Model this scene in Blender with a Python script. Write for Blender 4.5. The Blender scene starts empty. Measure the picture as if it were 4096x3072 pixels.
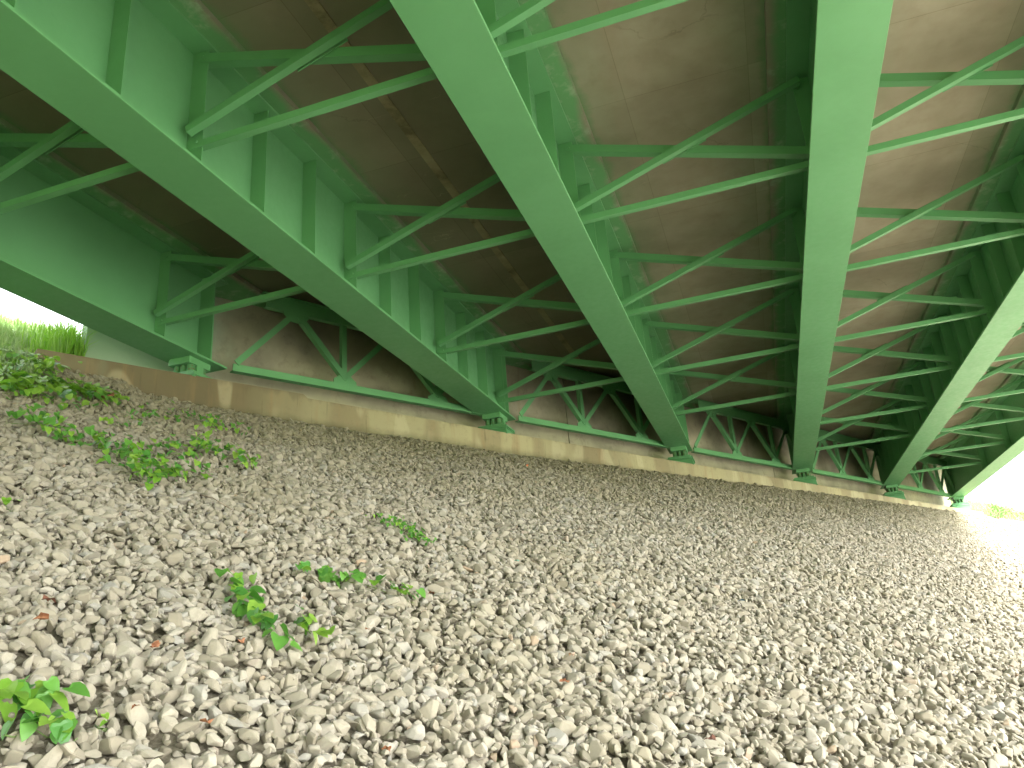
import bpy, bmesh, math, random
import numpy as np
from mathutils import Vector, Matrix, Euler, noise as mnoise
random.seed(7); RNG = np.random.default_rng(7)
scene = bpy.context.scene
C = scene.collection

# ------------------------------------------------------------------ camera
cam = bpy.data.cameras.new("camera"); camo = bpy.data.objects.new("camera", cam); C.objects.link(camo)
CAM = Vector((6.6187, 0.0, -3.8837))
camo.location = CAM
camo.rotation_euler = Euler((math.radians(109.348), math.radians(4.1946), math.radians(18.317)), 'XYZ')
cam.sensor_width = 36; cam.lens = 27.494; cam.clip_start = 0.05; cam.clip_end = 2000
scene.camera = camo

# ------------------------------------------------------------------ world, sun, exposure
SUN_EL, SUN_AZ = math.radians(48), math.atan2(-0.45, 1.0)      # azimuth measured from +X towards +Y
world = bpy.data.worlds.new("World"); scene.world = world; world.use_nodes = True
wn = world.node_tree; wn.nodes.clear()
sky = wn.nodes.new("ShaderNodeTexSky"); sky.sky_type = 'NISHITA'; sky.sun_disc = False
sky.sun_elevation = SUN_EL; sky.sun_rotation = math.pi/2 - SUN_AZ
sky.dust_density = 4.0; sky.air_density = 1.0; sky.ozone_density = 1.0
hs = wn.nodes.new("ShaderNodeHueSaturation"); hs.inputs['Saturation'].default_value = 0.12
bgn = wn.nodes.new("ShaderNodeBackground"); bgn.inputs['Strength'].default_value = 0.15
wo = wn.nodes.new("ShaderNodeOutputWorld")
wn.links.new(sky.outputs[0], hs.inputs['Color']); wn.links.new(hs.outputs[0], bgn.inputs['Color']); wn.links.new(bgn.outputs[0], wo.inputs['Surface'])
sl = bpy.data.lights.new("sun", 'SUN'); sl.energy = 1.5; sl.angle = math.radians(22); sl.color = (1.0, 0.96, 0.88)
so = bpy.data.objects.new("sun", sl); C.objects.link(so)
sd = Vector((math.cos(SUN_EL)*math.cos(SUN_AZ), math.cos(SUN_EL)*math.sin(SUN_AZ), math.sin(SUN_EL)))
so.rotation_euler = sd.to_track_quat('Z', 'Y').to_euler(); so.location = (40, -20, 40)
scene.view_settings.view_transform = 'Standard'; scene.view_settings.look = 'None'
scene.view_settings.gamma = 1.0; scene.view_settings.use_curve_mapping = False
scene.view_settings.exposure = 3.38
scene.render.engine = 'CYCLES'
scene.cycles.max_bounces = 10; scene.cycles.diffuse_bounces = 7

# ------------------------------------------------------------------ bridge geometry constants (metres)
S = 2.6; TS = 1.6972; YE = 8.1192; DZ = 0.0293; SX = DZ/S      # girder spacing, skew tangent, end of girder 0, cross fall
AA = math.sqrt(1+TS*TS)
EU = Vector((1/AA, TS/AA, 0)); NV = Vector((-TS/AA, 1/AA, 0)); O0 = Vector((0, YE, 0))
FW = 0.49; HW = 1.25; NG = 6; YB = -36.0
def gx(g): return g*S
def gz(g): return g*DZ
def gend(g): return YE + g*S*TS
UVM = Matrix(((EU.x, NV.x, 0, O0.x), (EU.y, NV.y, 0, O0.y), (0, 0, 1, 0), (0, 0, 0, 1)))
def W(u, v, z=0): return O0 + EU*u + NV*v + Vector((0, 0, z))
def to_uv(x, y): 
    d = Vector((x, y, 0)) - O0
    return d.dot(EU), d.dot(NV)

# ------------------------------------------------------------------ materials
class NT:
    def __init__(s, name):
        s.m = bpy.data.materials.new(name); s.m.use_nodes = True
        s.t = s.m.node_tree; s.t.nodes.clear()
        s.out = s.n("ShaderNodeOutputMaterial"); s.b = s.n("ShaderNodeBsdfPrincipled")
        s.l(s.b.outputs[0], s.out.inputs['Surface'])
        s.tc = s.n("ShaderNodeTexCoord"); s.geo = s.n("ShaderNodeNewGeometry")
    def n(s, k): return s.t.nodes.new(k)
    def l(s, a, b): s.t.links.new(a, b)
    def put(s, sock, v):
        if hasattr(v, 'is_linked') or hasattr(v, 'links'): s.l(v, sock)
        else: sock.default_value = v
    def noise(s, scale, det=4, rough=0.55, vec=None, dist=0.0, out=0):
        n = s.n("ShaderNodeTexNoise"); n.inputs['Scale'].default_value = scale; n.inputs['Detail'].default_value = det
        n.inputs['Roughness'].default_value = rough; n.inputs['Distortion'].default_value = dist
        s.l(vec if vec else s.tc.outputs['Object'], n.inputs['Vector']); return n.outputs[out]
    def map(s, sc=(1,1,1), loc=(0,0,0), rot=(0,0,0), vec=None):
        m = s.n("ShaderNodeMapping"); m.inputs['Scale'].default_value = sc; m.inputs['Location'].default_value = loc; m.inputs['Rotation'].default_value = rot
        s.l(vec if vec else s.tc.outputs['Object'], m.inputs['Vector']); return m.outputs[0]
    def ramp(s, f, stops, interp='LINEAR'):
        r = s.n("ShaderNodeValToRGB"); cr = r.color_ramp; cr.interpolation = interp
        while len(cr.elements) < len(stops): cr.elements.new(0.5)
        for e, (p, c) in zip(cr.elements, stops):
            e.position = p; e.color = c if len(c) == 4 else (*c, 1)
        s.l(f, r.inputs[0]); return r.outputs[0]
    def mix(s, f, a, b, mode='MIX'):
        m = s.n("ShaderNodeMix"); m.data_type = 'RGBA'; m.blend_type = mode
        s.put(m.inputs[0], f)
        for sock, v in ((m.inputs[6], a), (m.inputs[7], b)):
            if isinstance(v, tuple): sock.default_value = v if len(v) == 4 else (*v, 1)
            else: s.l(v, sock)
        return m.outputs[2]
    def math(s, op, a, b=0.0, c=None, clamp=False):
        m = s.n("ShaderNodeMath"); m.operation = op; m.use_clamp = clamp
        s.put(m.inputs[0], a); s.put(m.inputs[1], b)
        if c is not None: s.put(m.inputs[2], c)
        return m.outputs[0]
    def mr(s, v, a, b, c=0.0, d=1.0):
        m = s.n("ShaderNodeMapRange"); s.put(m.inputs[0], v)
        for i, x in enumerate((a, b, c, d)): m.inputs[i+1].default_value = x
        m.interpolation_type = 'SMOOTHSTEP'; return m.outputs[0]
    def sep(s, vec=None):
        n = s.n("ShaderNodeSeparateXYZ"); s.l(vec if vec else s.tc.outputs['Object'], n.inputs[0]); return n.outputs
    def bump(s, h, st=0.3, d=0.01):
        b = s.n("ShaderNodeBump"); b.inputs['Strength'].default_value = st; b.inputs['Distance'].default_value = d
        s.l(h, b.inputs['Height']); s.l(b.outputs[0], s.b.inputs['Normal'])
    def fin(s, col, rough=0.6, spec=0.5):
        s.put(s.b.inputs['Base Color'], col if not isinstance(col, tuple) else (*col, 1)[:4]); s.put(s.b.inputs['Roughness'], rough)
        s.b.inputs['Specular IOR Level'].default_value = spec
        return s.m

def green_paint(name, base=(0.118, 0.325, 0.142)):
    t = NT(name); pos = t.geo.outputs['Position']
    big = t.noise(0.9, 3, 0.6, pos); small = t.noise(14, 5, 0.6, pos)
    d = tuple(c*0.95 for c in base); li = (base[0]*1.06, base[1]*1.03, base[2]*1.06)
    col = t.mix(t.mr(big, 0.35, 0.65), d, li)
    # faint chalky dust and dirt smudges
    col = t.mix(t.math('MULTIPLY', t.mr(small, 0.5, 0.8), 0.12), col, (0.16, 0.32, 0.15))
    col = t.mix(t.math('MULTIPLY', t.mr(t.noise(3.2, 6, 0.7, pos), 0.64, 0.80), 0.22), col, (0.06, 0.16, 0.065))
    t.bump(t.noise(45, 3, 0.5, pos), 0.12, 0.004)
    return t.fin(col, t.mr(small, 0.2, 0.8, 0.36, 0.55), 0.45)
M_green = green_paint("green_steel_paint")

def mat_rusty():
    t = NT("rust_stained_green_paint"); pos = t.geo.outputs['Position']
    f = t.mr(t.noise(30, 4, 0.7, pos), 0.52, 0.66)
    return t.fin(t.mix(f, (0.075, 0.22, 0.09), (0.16, 0.065, 0.025)), 0.6, 0.3)
M_rusty = mat_rusty()

def girder_dist(t, x):
    # distance in metres from the nearest girder centre line
    fr = t.math('FRACT', t.math('ADD', t.math('DIVIDE', x, S), 0.5))
    return t.math('MULTIPLY', t.math('ABSOLUTE', t.math('SUBTRACT', fr, 0.5)), S)

def mat_soffit():
    t = NT("formed_concrete_soffit"); pos = t.geo.outputs['Position']; x, y, z = t.sep(pos)[0:3]
    n1 = t.noise(0.55, 5, 0.6, pos); n2 = t.noise(3.5, 6, 0.65, pos); n3 = t.noise(1.0, 5, 0.6, t.map((2.2, 0.5, 1), rot=(0, 0, 0.35), vec=pos))
    c = t.ramp(n1, [(0.3, (0.24, 0.21, 0.155)), (0.5, (0.34, 0.30, 0.23)), (0.7, (0.43, 0.39, 0.31))])
    c = t.mix(t.math('MULTIPLY', t.mr(n2, 0.45, 0.75), 0.32), c, (0.22, 0.18, 0.13))
    c = t.mix(t.math('MULTIPLY', t.mr(n3, 0.55, 0.75), 0.4), c, (0.33, 0.26, 0.185))
    # darker, browner tone across the two left bays
    brn = t.math('MULTIPLY', t.mr(x, 5.35, 5.2), 0.6)
    c = t.mix(brn, c, (0.16, 0.13, 0.09))
    bk = t.n("ShaderNodeTexBrick"); bk.inputs['Scale'].default_value = 1.0; bk.inputs['Brick Width'].default_value = 1.22; bk.inputs['Row Height'].default_value = 2.44
    bk.inputs['Mortar Size'].default_value = 0.004; bk.inputs['Mortar Smooth'].default_value = 0.4; bk.offset = 0.0
    bk.inputs['Color1'].default_value = (0.86, 0.86, 0.86, 1); bk.inputs['Color2'].default_value = (1.05, 1.05, 1.05, 1); bk.inputs['Mortar'].default_value = (0.72, 0.7, 0.66, 1)
    t.l(t.map((1, 1, 1), loc=(0.08, 0.6, 0), vec=pos), bk.inputs['Vector'])
    c = t.mix(1.0, c, bk.outputs['Color'], 'MULTIPLY')
    # formwork sheet joints across the bays and a fine crack family along the skew
    m = t.map((1, 1, 1), rot=(0, 0, -0.25), vec=pos)
    w = t.n("ShaderNodeTexVoronoi"); w.feature = 'DISTANCE_TO_EDGE'; w.inputs['Scale'].default_value = 0.42
    t.l(t.mix(0.25, m, t.noise(2.5, 4, 0.7, pos, out=1)), w.inputs['Vector'])
    crk = t.math('MULTIPLY', t.mr(w.outputs[0], 0.004, 0.0), t.mr(t.noise(0.8, 2, 0.5, pos), 0.5, 0.62))
    c = t.mix(t.math('MULTIPLY', crk, 0.22), c, (0.04, 0.032, 0.026))
    # pale efflorescence scratches
    v2 = t.n("ShaderNodeTexVoronoi"); v2.feature = 'DISTANCE_TO_EDGE'; v2.inputs['Scale'].default_value = 1.3
    t.l(t.mix(0.3, t.map((0.35, 1.6, 1), vec=pos), t.noise(4, 3, 0.6, pos, out=1)), v2.inputs['Vector'])
    eff = t.math('MULTIPLY', t.mr(v2.outputs[0], 0.007, 0.0), t.mr(t.noise(1.7, 2, 0.5, pos), 0.58, 0.66))
    c = t.mix(t.math('MULTIPLY', eff, 0.5), c, (0.42, 0.36, 0.28))
    # over-sprayed paint beside the girders
    d = girder_dist(t, x)
    dn = t.math('ADD', d, t.math('MULTIPLY', t.math('SUBTRACT', t.noise(1.6, 5, 0.65, pos), 0.5), 0.30))
    fog = t.math('MULTIPLY', t.mr(dn, 0.95, 0.42), 0.28)
    c = t.mix(fog, c, (0.12, 0.21, 0.10))
    f = t.math('MULTIPLY', t.mr(dn, 0.48, 0.36), 0.7)
    c = t.mix(f, c, (0.10, 0.24, 0.10))
    t.bump(n2, 0.25, 0.01)
    return t.fin(c, 0.85, 0.25)
M_soffit = mat_soffit()

def mat_haunch():
    t = NT("oversprayed_concrete_haunch"); pos = t.geo.outputs['Position']; x = t.sep(pos)[0]
    n = t.noise(5, 6, 0.65, pos); n1 = t.noise(1.1, 3, 0.6, pos)
    d = girder_dist(t, x)
    dn = t.math('ADD', d, t.math('MULTIPLY', t.math('SUBTRACT', n1, 0.5), 0.28))
    c = t.mix(t.mr(dn, 0.44, 0.30), (0.27, 0.24, 0.19), (0.12, 0.30, 0.13))
    c = t.mix(t.math('MULTIPLY', t.mr(n, 0.5, 0.72), 0.75), c, (0.30, 0.40, 0.28))
    t.bump(n, 0.3, 0.01)
    return t.fin(c, 0.8, 0.25)
M_haunch = mat_haunch()

def mat_abut_face():
    t = NT("rust_stained_abutment_concrete"); o = t.tc.outputs['Object']; u, v, z = t.sep(o)[0:3]
    base = t.ramp(t.noise(0.35, 3, 0.5, t.map((1, 0, 0), vec=o)), [(0.35, (0.25, 0.215, 0.13)), (0.5, (0.37, 0.335, 0.20)), (0.65, (0.43, 0.385, 0.225))])
    # leftmost stretch is darker and browner where water runs off the end of the seat
    base = t.mix(t.math('MULTIPLY', t.mr(t.math('ADD', u, t.noise(2.2, 2, 0.5, t.map((1, 0, 0.2), vec=o))), 2.0, 0.3), 0.85), base, (0.115, 0.09, 0.05))
    base = t.mix(t.mr(u, -1.35, -1.45), base, (0.175, 0.16, 0.10))
    band = t.noise(1.15, 0, 0.5, t.map((1, 0, 0.12), loc=(3.1, 0, 0), vec=o))
    base = t.mix(t.math('MULTIPLY', t.mr(band, 0.54, 0.60), 0.42), base, (0.20, 0.15, 0.085))
    band2 = t.noise(2.0, 0, 0.5, t.map((1, 0, 0.3), loc=(9.3, 0, 0), vec=o))
    base = t.mix(t.math('MULTIPLY', t.mr(band2, 0.62, 0.66), 0.4), base, (0.52, 0.475, 0.31))
    st = t.noise(6, 5, 0.65, t.map((1, 1, 0.10), vec=o))
    base = t.mix(t.math('MULTIPLY', t.mr(st, 0.5, 0.75), 0.45), base, (0.30, 0.19, 0.095))
    st2 = t.noise(16, 4, 0.7, t.map((1, 1, 0.08), loc=(5, 0, 0), vec=o))
    base = t.mix(t.math('MULTIPLY', t.mr(st2, 0.58, 0.75), 0.4), base, (0.09, 0.075, 0.045))
    # damp mossy foot just above the stones and grime hanging from the top edge
    ft = t.math('ADD', z, t.math('MULTIPLY', t.noise(3.0, 4, 0.65, o), 0.22))
    base = t.mix(t.math('MULTIPLY', t.mr(ft, -0.46, -0.62), 0.6), base, (0.12, 0.115, 0.06))
    dr = t.math('ADD', z, t.math('MULTIPLY', t.noise(7.0, 3, 0.6, t.map((1, 1, 0.05), loc=(2, 0, 0), vec=o)), -0.35))
    base = t.mix(t.math('MULTIPLY', t.mr(dr, -0.56, -0.47), 0.5), base, (0.15, 0.12, 0.075))
    n = t.noise(9, 6, 0.7, o)
    base = t.mix(t.math('MULTIPLY', t.mr(n, 0.5, 0.8), 0.4), base, (0.15, 0.135, 0.085))
    t.bump(n, 0.3, 0.01)
    return t.fin(base, 0.8, 0.25)
M_abut = mat_abut_face()

def mat_backwall():
    t = NT("grey_backwall_concrete"); o = t.tc.outputs['Object']; u, v, z = t.sep(o)[0:3]
    n1 = t.noise(0.8, 4, 0.6, o); n2 = t.noise(7, 6, 0.65, o)
    c = t.ramp(n1, [(0.3, (0.25, 0.24, 0.18)), (0.5, (0.38, 0.36, 0.26)), (0.7, (0.47, 0.44, 0.30))])
    c = t.mix(t.math('MULTIPLY', t.mr(n2, 0.5, 0.75), 0.4), c, (0.16, 0.14, 0.11))
    drip = t.noise(3.0, 3, 0.6, t.map((1, 1, 0.12), vec=o))
    c = t.mix(t.math('MULTIPLY', t.mr(drip, 0.62, 0.74), 0.35), c, (0.25, 0.16, 0.09))
    # darker towards the deck, with a noisy edge, each panel of the wall
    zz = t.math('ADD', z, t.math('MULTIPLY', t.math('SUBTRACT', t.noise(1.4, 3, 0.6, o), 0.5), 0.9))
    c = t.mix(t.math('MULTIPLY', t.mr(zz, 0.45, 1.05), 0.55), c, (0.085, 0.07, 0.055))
    # pale green paint mist on the exposed left end, and green smudges along the foot
    g = t.math('MULTIPLY', t.mr(t.math('ADD', u, t.math('MULTIPLY', t.noise(2, 4, 0.6, o), 0.8)), 0.9, 0.1), 0.85)
    c = t.mix(g, c, (0.30, 0.42, 0.30))
    g2 = t.math('MULTIPLY', t.mr(t.noise(0.45, 2, 0.5, t.map((1, 0, 0), loc=(2.6, 0, 0), vec=o)), 0.52, 0.62), t.mr(z, 0.05, -0.1))
    c = t.mix(t.math('MULTIPLY', g2, 0.6), c, (0.17, 0.30, 0.15))
    t.bump(n2, 0.25, 0.01)
    return t.fin(c, 0.85, 0.2)
M_back = mat_backwall()

def mat_plain_concrete():
    t = NT("pale_weathered_concrete"); pos = t.geo.outputs['Position']
    n = t.noise(4, 6, 0.65, pos)
    return t.fin(t.ramp(n, [(0.3, (0.28, 0.27, 0.24)), (0.7, (0.42, 0.40, 0.35))]), 0.85, 0.2)
M_conc = mat_plain_concrete()

def mat_stone(name, dirty=False):
    t = NT(name); oi = t.n("ShaderNodeObjectInfo"); r = oi.outputs['Random']; pos = t.geo.outputs['Position']
    if dirty: pass
    c = t.ramp(r, [(0.0, (0.26, 0.232, 0.173)), (0.3, (0.32, 0.288, 0.222)), (0.6, (0.352, 0.32, 0.252)), (0.85, (0.382, 0.35, 0.285)), (0.985, (0.33, 0.315, 0.275)), (1.0, (0.38, 0.28, 0.19))])
    n = t.noise(26, 5, 0.65, pos); n2 = t.noise(120, 3, 0.6, pos)
    c = t.mix(t.math('MULTIPLY', t.mr(n, 0.45, 0.75), 0.45), c, (0.28, 0.245, 0.18))
    c = t.mix(t.math('MULTIPLY', t.mr(n2, 0.45, 0.8), 0.25), c, (0.20, 0.185, 0.15))
    # silt and algae plus shade put into the colour near the wall; broad patches elsewhere
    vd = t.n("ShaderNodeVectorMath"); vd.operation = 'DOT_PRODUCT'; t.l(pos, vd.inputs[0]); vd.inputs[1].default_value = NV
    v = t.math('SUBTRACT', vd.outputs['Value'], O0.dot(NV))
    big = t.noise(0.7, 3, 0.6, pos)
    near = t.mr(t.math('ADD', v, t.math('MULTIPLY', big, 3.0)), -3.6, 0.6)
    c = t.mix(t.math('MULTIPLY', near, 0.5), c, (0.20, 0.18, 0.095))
    c = t.mix(t.math('MULTIPLY', t.mr(big, 0.5, 0.65), 0.25), c, (0.30, 0.265, 0.175))
    t.bump(n, 0.35, 0.004)
    return t.fin(c, 0.9, 0.15)
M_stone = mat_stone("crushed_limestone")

def mat_dirt():
    t = NT("dark_dirt_bed"); pos = t.geo.outputs['Position']
    n = t.noise(18, 6, 0.7, pos)
    t.bump(n, 0.8, 0.03)
    return t.fin(t.ramp(n, [(0.3, (0.12, 0.105, 0.075)), (0.7, (0.24, 0.215, 0.16))]), 0.95, 0.1)
M_dirt = mat_dirt()
def mat_bank():
    t = NT("grassy_bank_soil"); pos = t.geo.outputs['Position']
    n = t.noise(2.5, 6, 0.7, pos)
    t.bump(t.noise(20, 4, 0.7, pos), 0.8, 0.05)
    return t.fin(t.ramp(n, [(0.3, (0.16, 0.22, 0.08)), (0.55, (0.24, 0.28, 0.12)), (0.75, (0.34, 0.30, 0.19))]), 0.95, 0.1)
M_bank = mat_bank()
def mat_bounce_ground():  # unseen ground behind the camera, coloured pale to bounce light upward
    t = NT("pale_bounce_ground"); pos = t.geo.outputs['Position']
    return t.fin(t.ramp(t.noise(30, 5, 0.7, pos), [(0.3, (0.34, 0.32, 0.28)), (0.7, (0.46, 0.44, 0.39))]), 0.9, 0.2)
M_bounce_ground = mat_bounce_ground()

def mat_leaf(name, a, b, trans=0.25):
    t = NT(name); oi = t.n("ShaderNodeObjectInfo"); x, y, z = t.sep(t.tc.outputs['Object'])[0:3]
    geo = t.geo.outputs['Random Per Island']
    f = t.math('FRACT', t.math('ADD', oi.outputs['Random'], geo))
    c = t.mix(f, a, b)
    n = t.noise(40, 3, 0.6, t.geo.outputs['Position'])
    c = t.mix(t.math('MULTIPLY', n, 0.35), c, tuple(k*0.6 for k in a))
    t.fin(c, 0.42, 0.5)
    tr = t.n("ShaderNodeBsdfTranslucent"); t.l(t.mix(1.0, c, (1.0, 1.25, 0.55), 'MULTIPLY'), tr.inputs['Color'])
    mx = t.n("ShaderNodeMixShader"); mx.inputs[0].default_value = trans
    t.l(t.b.outputs[0], mx.inputs[1]); t.l(tr.outputs[0], mx.inputs[2]); t.l(mx.outputs[0], t.out.inputs['Surface'])
    return t.m
M_leaf = mat_leaf("vine_leaf_green", (0.075, 0.24, 0.04), (0.16, 0.36, 0.06))
M_leafy = mat_leaf("young_leaf_yellow_green", (0.20, 0.40, 0.045), (0.34, 0.52, 0.09), 0.35)
M_grass = mat_leaf("grass_blade_green", (0.20, 0.33, 0.12), (0.38, 0.44, 0.25), 0.3)
M_stem = mat_leaf("green_stem", (0.12, 0.20, 0.05), (0.20, 0.26, 0.08), 0.05)
def simple(name, a, b, rough=0.8, sc=25):
    t = NT(name); return t.fin(t.mix(t.mr(t.noise(sc, 4, 0.6, t.geo.outputs['Position']), 0.35, 0.65), a, b), rough, 0.25)
M_dead = simple("dry_brown_leaf", (0.20, 0.075, 0.035), (0.42, 0.20, 0.11))
M_deadpale = simple("dry_pale_leaf", (0.50, 0.30, 0.20), (0.62, 0.42, 0.32))
M_deaddark = simple("dark_rotten_leaf", (0.07, 0.03, 0.02), (0.18, 0.08, 0.05))
M_twig = simple("dry_twig", (0.22, 0.17, 0.12), (0.38, 0.30, 0.22))
M_teal = simple("teal_plastic", (0.06, 0.30, 0.24), (0.10, 0.38, 0.30), 0.4)
M_blue = simple("blue_plastic", (0.04, 0.12, 0.22), (0.08, 0.20, 0.32), 0.4)
M_orange = simple("orange_plastic", (0.60, 0.16, 0.05), (0.70, 0.22, 0.08), 0.5)

# ------------------------------------------------------------------ mesh helpers
def tag(o, label=None, cat=None, group=None, kind=None):
    if label: o['label'] = label
    if cat: o['category'] = cat
    if group: o['group'] = group
    if kind: o['kind'] = kind
    return o
def empty(name, loc, label, cat, group=None, matrix=None):
    o = bpy.data.objects.new(name, None); C.objects.link(o)
    o.empty_display_size = 0.2
    if matrix is not None: o.matrix_world = matrix
    else: o.location = loc
    return tag(o, label, cat, group)
def mesh_obj(name, me, parent=None):
    o = bpy.data.objects.new(name, me); C.objects.link(o); o.parent = parent; return o
class MB:
    def __init__(s): s.v = []; s.f = []
    def add(s, vs, fs):
        k = len(s.v); s.v += [tuple(v) for v in vs]; s.f += [tuple(i+k for i in f) for f in fs]; return s
    def box(s, lo, hi, fn=None):
        x0, y0, z0 = lo; x1, y1, z1 = hi
        vs = [Vector(p) for p in ((x0,y0,z0),(x1,y0,z0),(x1,y1,z0),(x0,y1,z0),(x0,y0,z1),(x1,y0,z1),(x1,y1,z1),(x0,y1,z1))]
        if fn: vs = [fn(v) for v in vs]
        return s.add(vs, ((0,3,2,1),(4,5,6,7),(0,1,5,4),(1,2,6,5),(2,3,7,6),(3,0,4,7)))
    def prism(s, poly, P, Q, a, b):
        """sweep a 2-D polygon (coords along a, b) from P to Q"""
        n = len(poly); P = Vector(P); Q = Vector(Q)
        vs = [P + a*x + b*y for x, y in poly] + [Q + a*x + b*y for x, y in poly]
        fs = [(i, (i+1) % n, n+(i+1) % n, n+i) for i in range(n)]
        fs += [tuple(reversed(range(n))), tuple(range(n, 2*n))]
        return s.add(vs, fs)
    def mesh(s, name, mat, smooth=False, bevel=0.0):
        me = bpy.data.meshes.new(name); me.from_pydata(s.v, [], s.f)
        bm = bmesh.new(); bm.from_mesh(me); bmesh.ops.recalc_face_normals(bm, faces=bm.faces)
        if bevel: bmesh.ops.bevel(bm, geom=bm.edges[:], offset=bevel, segments=1, affect='EDGES', clamp_overlap=True)
        bm.to_mesh(me); bm.free(); me.materials.append(mat)
        if smooth: me.shade_smooth()
        return me
    def obj(s, name, mat, parent=None, smooth=False, bevel=0.0):
        return mesh_obj(name, s.mesh(name, mat, smooth, bevel), parent)
def tube_mb(pts, r, n=5):
    mb = MB(); rings = []
    for i, p in enumerate(pts):
        p = Vector(p); d = (Vector(pts[min(i+1, len(pts)-1)]) - Vector(pts[max(i-1, 0)])).normalized()
        a = d.orthogonal().normalized(); b = d.cross(a)
        rr = r*(1-0.5*i/len(pts))
        rings.append([p + a*math.cos(t)*rr + b*math.sin(t)*rr for t in [2*math.pi*k/n for k in range(n)]])
    vs = [v for rg in rings for v in rg]; fs = []
    for i in range(len(rings)-1):
        for k in range(n): fs.append((i*n+k, i*n+(k+1) % n, (i+1)*n+(k+1) % n, (i+1)*n+k))
    fs += [tuple(range(n-1, -1, -1)), tuple((len(rings)-1)*n+k for k in range(n))]
    return mb.add(vs, fs)
def angle(P, Q, leg=0.076, t=0.010, up=None, out=Vector((0, 1, 0))):
    """steel angle: upright leg facing -out, flat leg at its foot pointing along out"""
    d = (Vector(Q)-Vector(P)).normalized()
    a = up if up else (out.cross(d)).normalized()
    if a.z < 0: a = -a
    poly = [(0, 0), (0, leg), (t, leg), (t, t), (leg, t), (leg, 0)]    # (along a, along out)
    return MB().prism(poly, P, Q, a, out)

# ------------------------------------------------------------------ terrain
BASE = [(-30,-.45),(-2.6,-.47),(-1.25,-.53),(-1.0,-.66),(-.5,-.68),(.4,-.73),(2,-.75),(3.4,-.73),(4.7,-.765),(5.8,-.73),(8.3,-.69),(11.5,-.645),(14.7,-.60),(18.3,-.57),(23.2,-.52),(26,-.5),(80,-.5)]
bu = [b[0] for b in BASE]; bz = [b[1] for b in BASE]
def hz(u, v):
    zp = -0.71 + 0.5*(v+0.55)
    k = math.exp(-max(0.0, -(v+0.55))/1.1)
    z = zp + (float(np.interp(u, bu, bz)) + 0.71)*k
    z += 0.038*(1-k)*mnoise.noise(Vector((u*0.9, v*0.9, 3.3))) + 0.02*mnoise.noise(Vector((u*2.4, v*2.4, 1.3)))
    top = 1.75
    if z > top-0.6: z = top - 0.6*math.exp(-(z-top+0.6)/0.6) if z < 50 else top
    bot = -6.6
    if z < bot+0.5: z = bot + 0.5*math.exp((z-bot-0.5)/0.5)
    return z
def ground_grid(name, us, vs, mat, kind='structure', dz=0.0, parent=None):
    verts = []; faces = []; nu = len(us)
    for v in vs:
        for u in us:
            p = W(u, v, hz(u, v)+dz); verts.append(tuple(p))
    for j in range(len(vs)-1):
        for i in range(nu-1):
            faces.append((j*nu+i, j*nu+i+1, (j+1)*nu+i+1, (j+1)*nu+i))
    me = bpy.data.meshes.new(name); me.from_pydata(verts, [], faces); me.materials.append(mat); me.shade_smooth()
    o = mesh_obj(name, me, parent)
    if not parent: o['kind'] = kind
    return o
def lin(a, b, n): return [a+(b-a)*i/n for i in range(n+1)]
slope = ground_grid("gravel_slope", lin(-4.2, 31, 120), lin(-13.0, -0.2, 60), M_dirt)
us = [-400, -150, -60, -30, -18, -12] + lin(-9, -4.2, 16)
vs = [-400, -150, -60, -30, -20, -15] + lin(-13, 9, 50) + [14, 30, 80, 400]
ground_grid("grass_bank", us, vs, M_bank)
ground_grid("grass_bank", lin(-4.2, -1.95, 10), lin(-0.2, 9, 22) + [14, 30, 80, 400], M_bank)
ground_grid("grass_bank", lin(-1.95, -0.7, 4), lin(0.97, 9, 22), M_bank)
ground_grid("grass_bank", lin(25.5, 31, 12), lin(-0.2, 9, 22) + [14, 30, 80, 400], M_bank)
ground_grid("grass_bank", lin(31, 50, 30) + [60, 90, 150, 400], vs, M_bank)
ground_grid("ground", lin(-4.2, 31, 20), [-400, -150, -60, -30, -20, -15, -13], M_bounce_ground)  # out-of-view flat, kept pale so it throws light under the bridge

# ------------------------------------------------------------------ bridge deck
def skew_quad_slab(x0, x1, z0, z1, y0, vend, nx=1, thick_fn=None):
    """slab between x0..x1 from y0 to the skewed end line, following the cross fall"""
    mb = MB(); vs = []; fs = []
    for i in range(nx+1):
        x = x0+(x1-x0)*i/nx; ye = YE+TS*x+vend*AA
        for (y, z) in ((y0, z0), (ye, z0), (ye, z1), (y0, z1)): vs.append((x, y, z+SX*x))
    for i in range(nx):
        a = 4*i; b = a+4
        fs += [(a, b, b+1, a+1), (a+1, b+1, b+2, a+2), (a+2, b+2, b+3, a+3), (a+3, b+3, b, a)]
    e = 4*nx; fs += [(0, 1, 2, 3), (e+3, e+2, e+1, e)]
    return mb.add(vs, fs)
deck = empty("bridge_deck", (6.5, 5, 1.4), "stained brown concrete deck slab resting on the six green girders", "bridge deck")
deck.matrix_world = Matrix.Identity(4)
ZS = 1.335
skew_quad_slab(-1.15, gx(5)+1.15, ZS, ZS+0.24, YB, 0.75, 1).obj("slab", M_soffit, deck)
for g in range(NG):
    x = gx(g)
    skew_quad_slab(x-0.39, x+0.39, 1.272, ZS-0.002, YB, 0.30).obj("haunch", M_haunch, deck)
# barrier kerb on both edges
for x in (-1.15, gx(5)+0.85):
    skew_quad_slab(x, x+0.3, ZS+0.242, ZS+1.05, YB, 0.75).obj("parapet", M_conc, deck)
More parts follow.
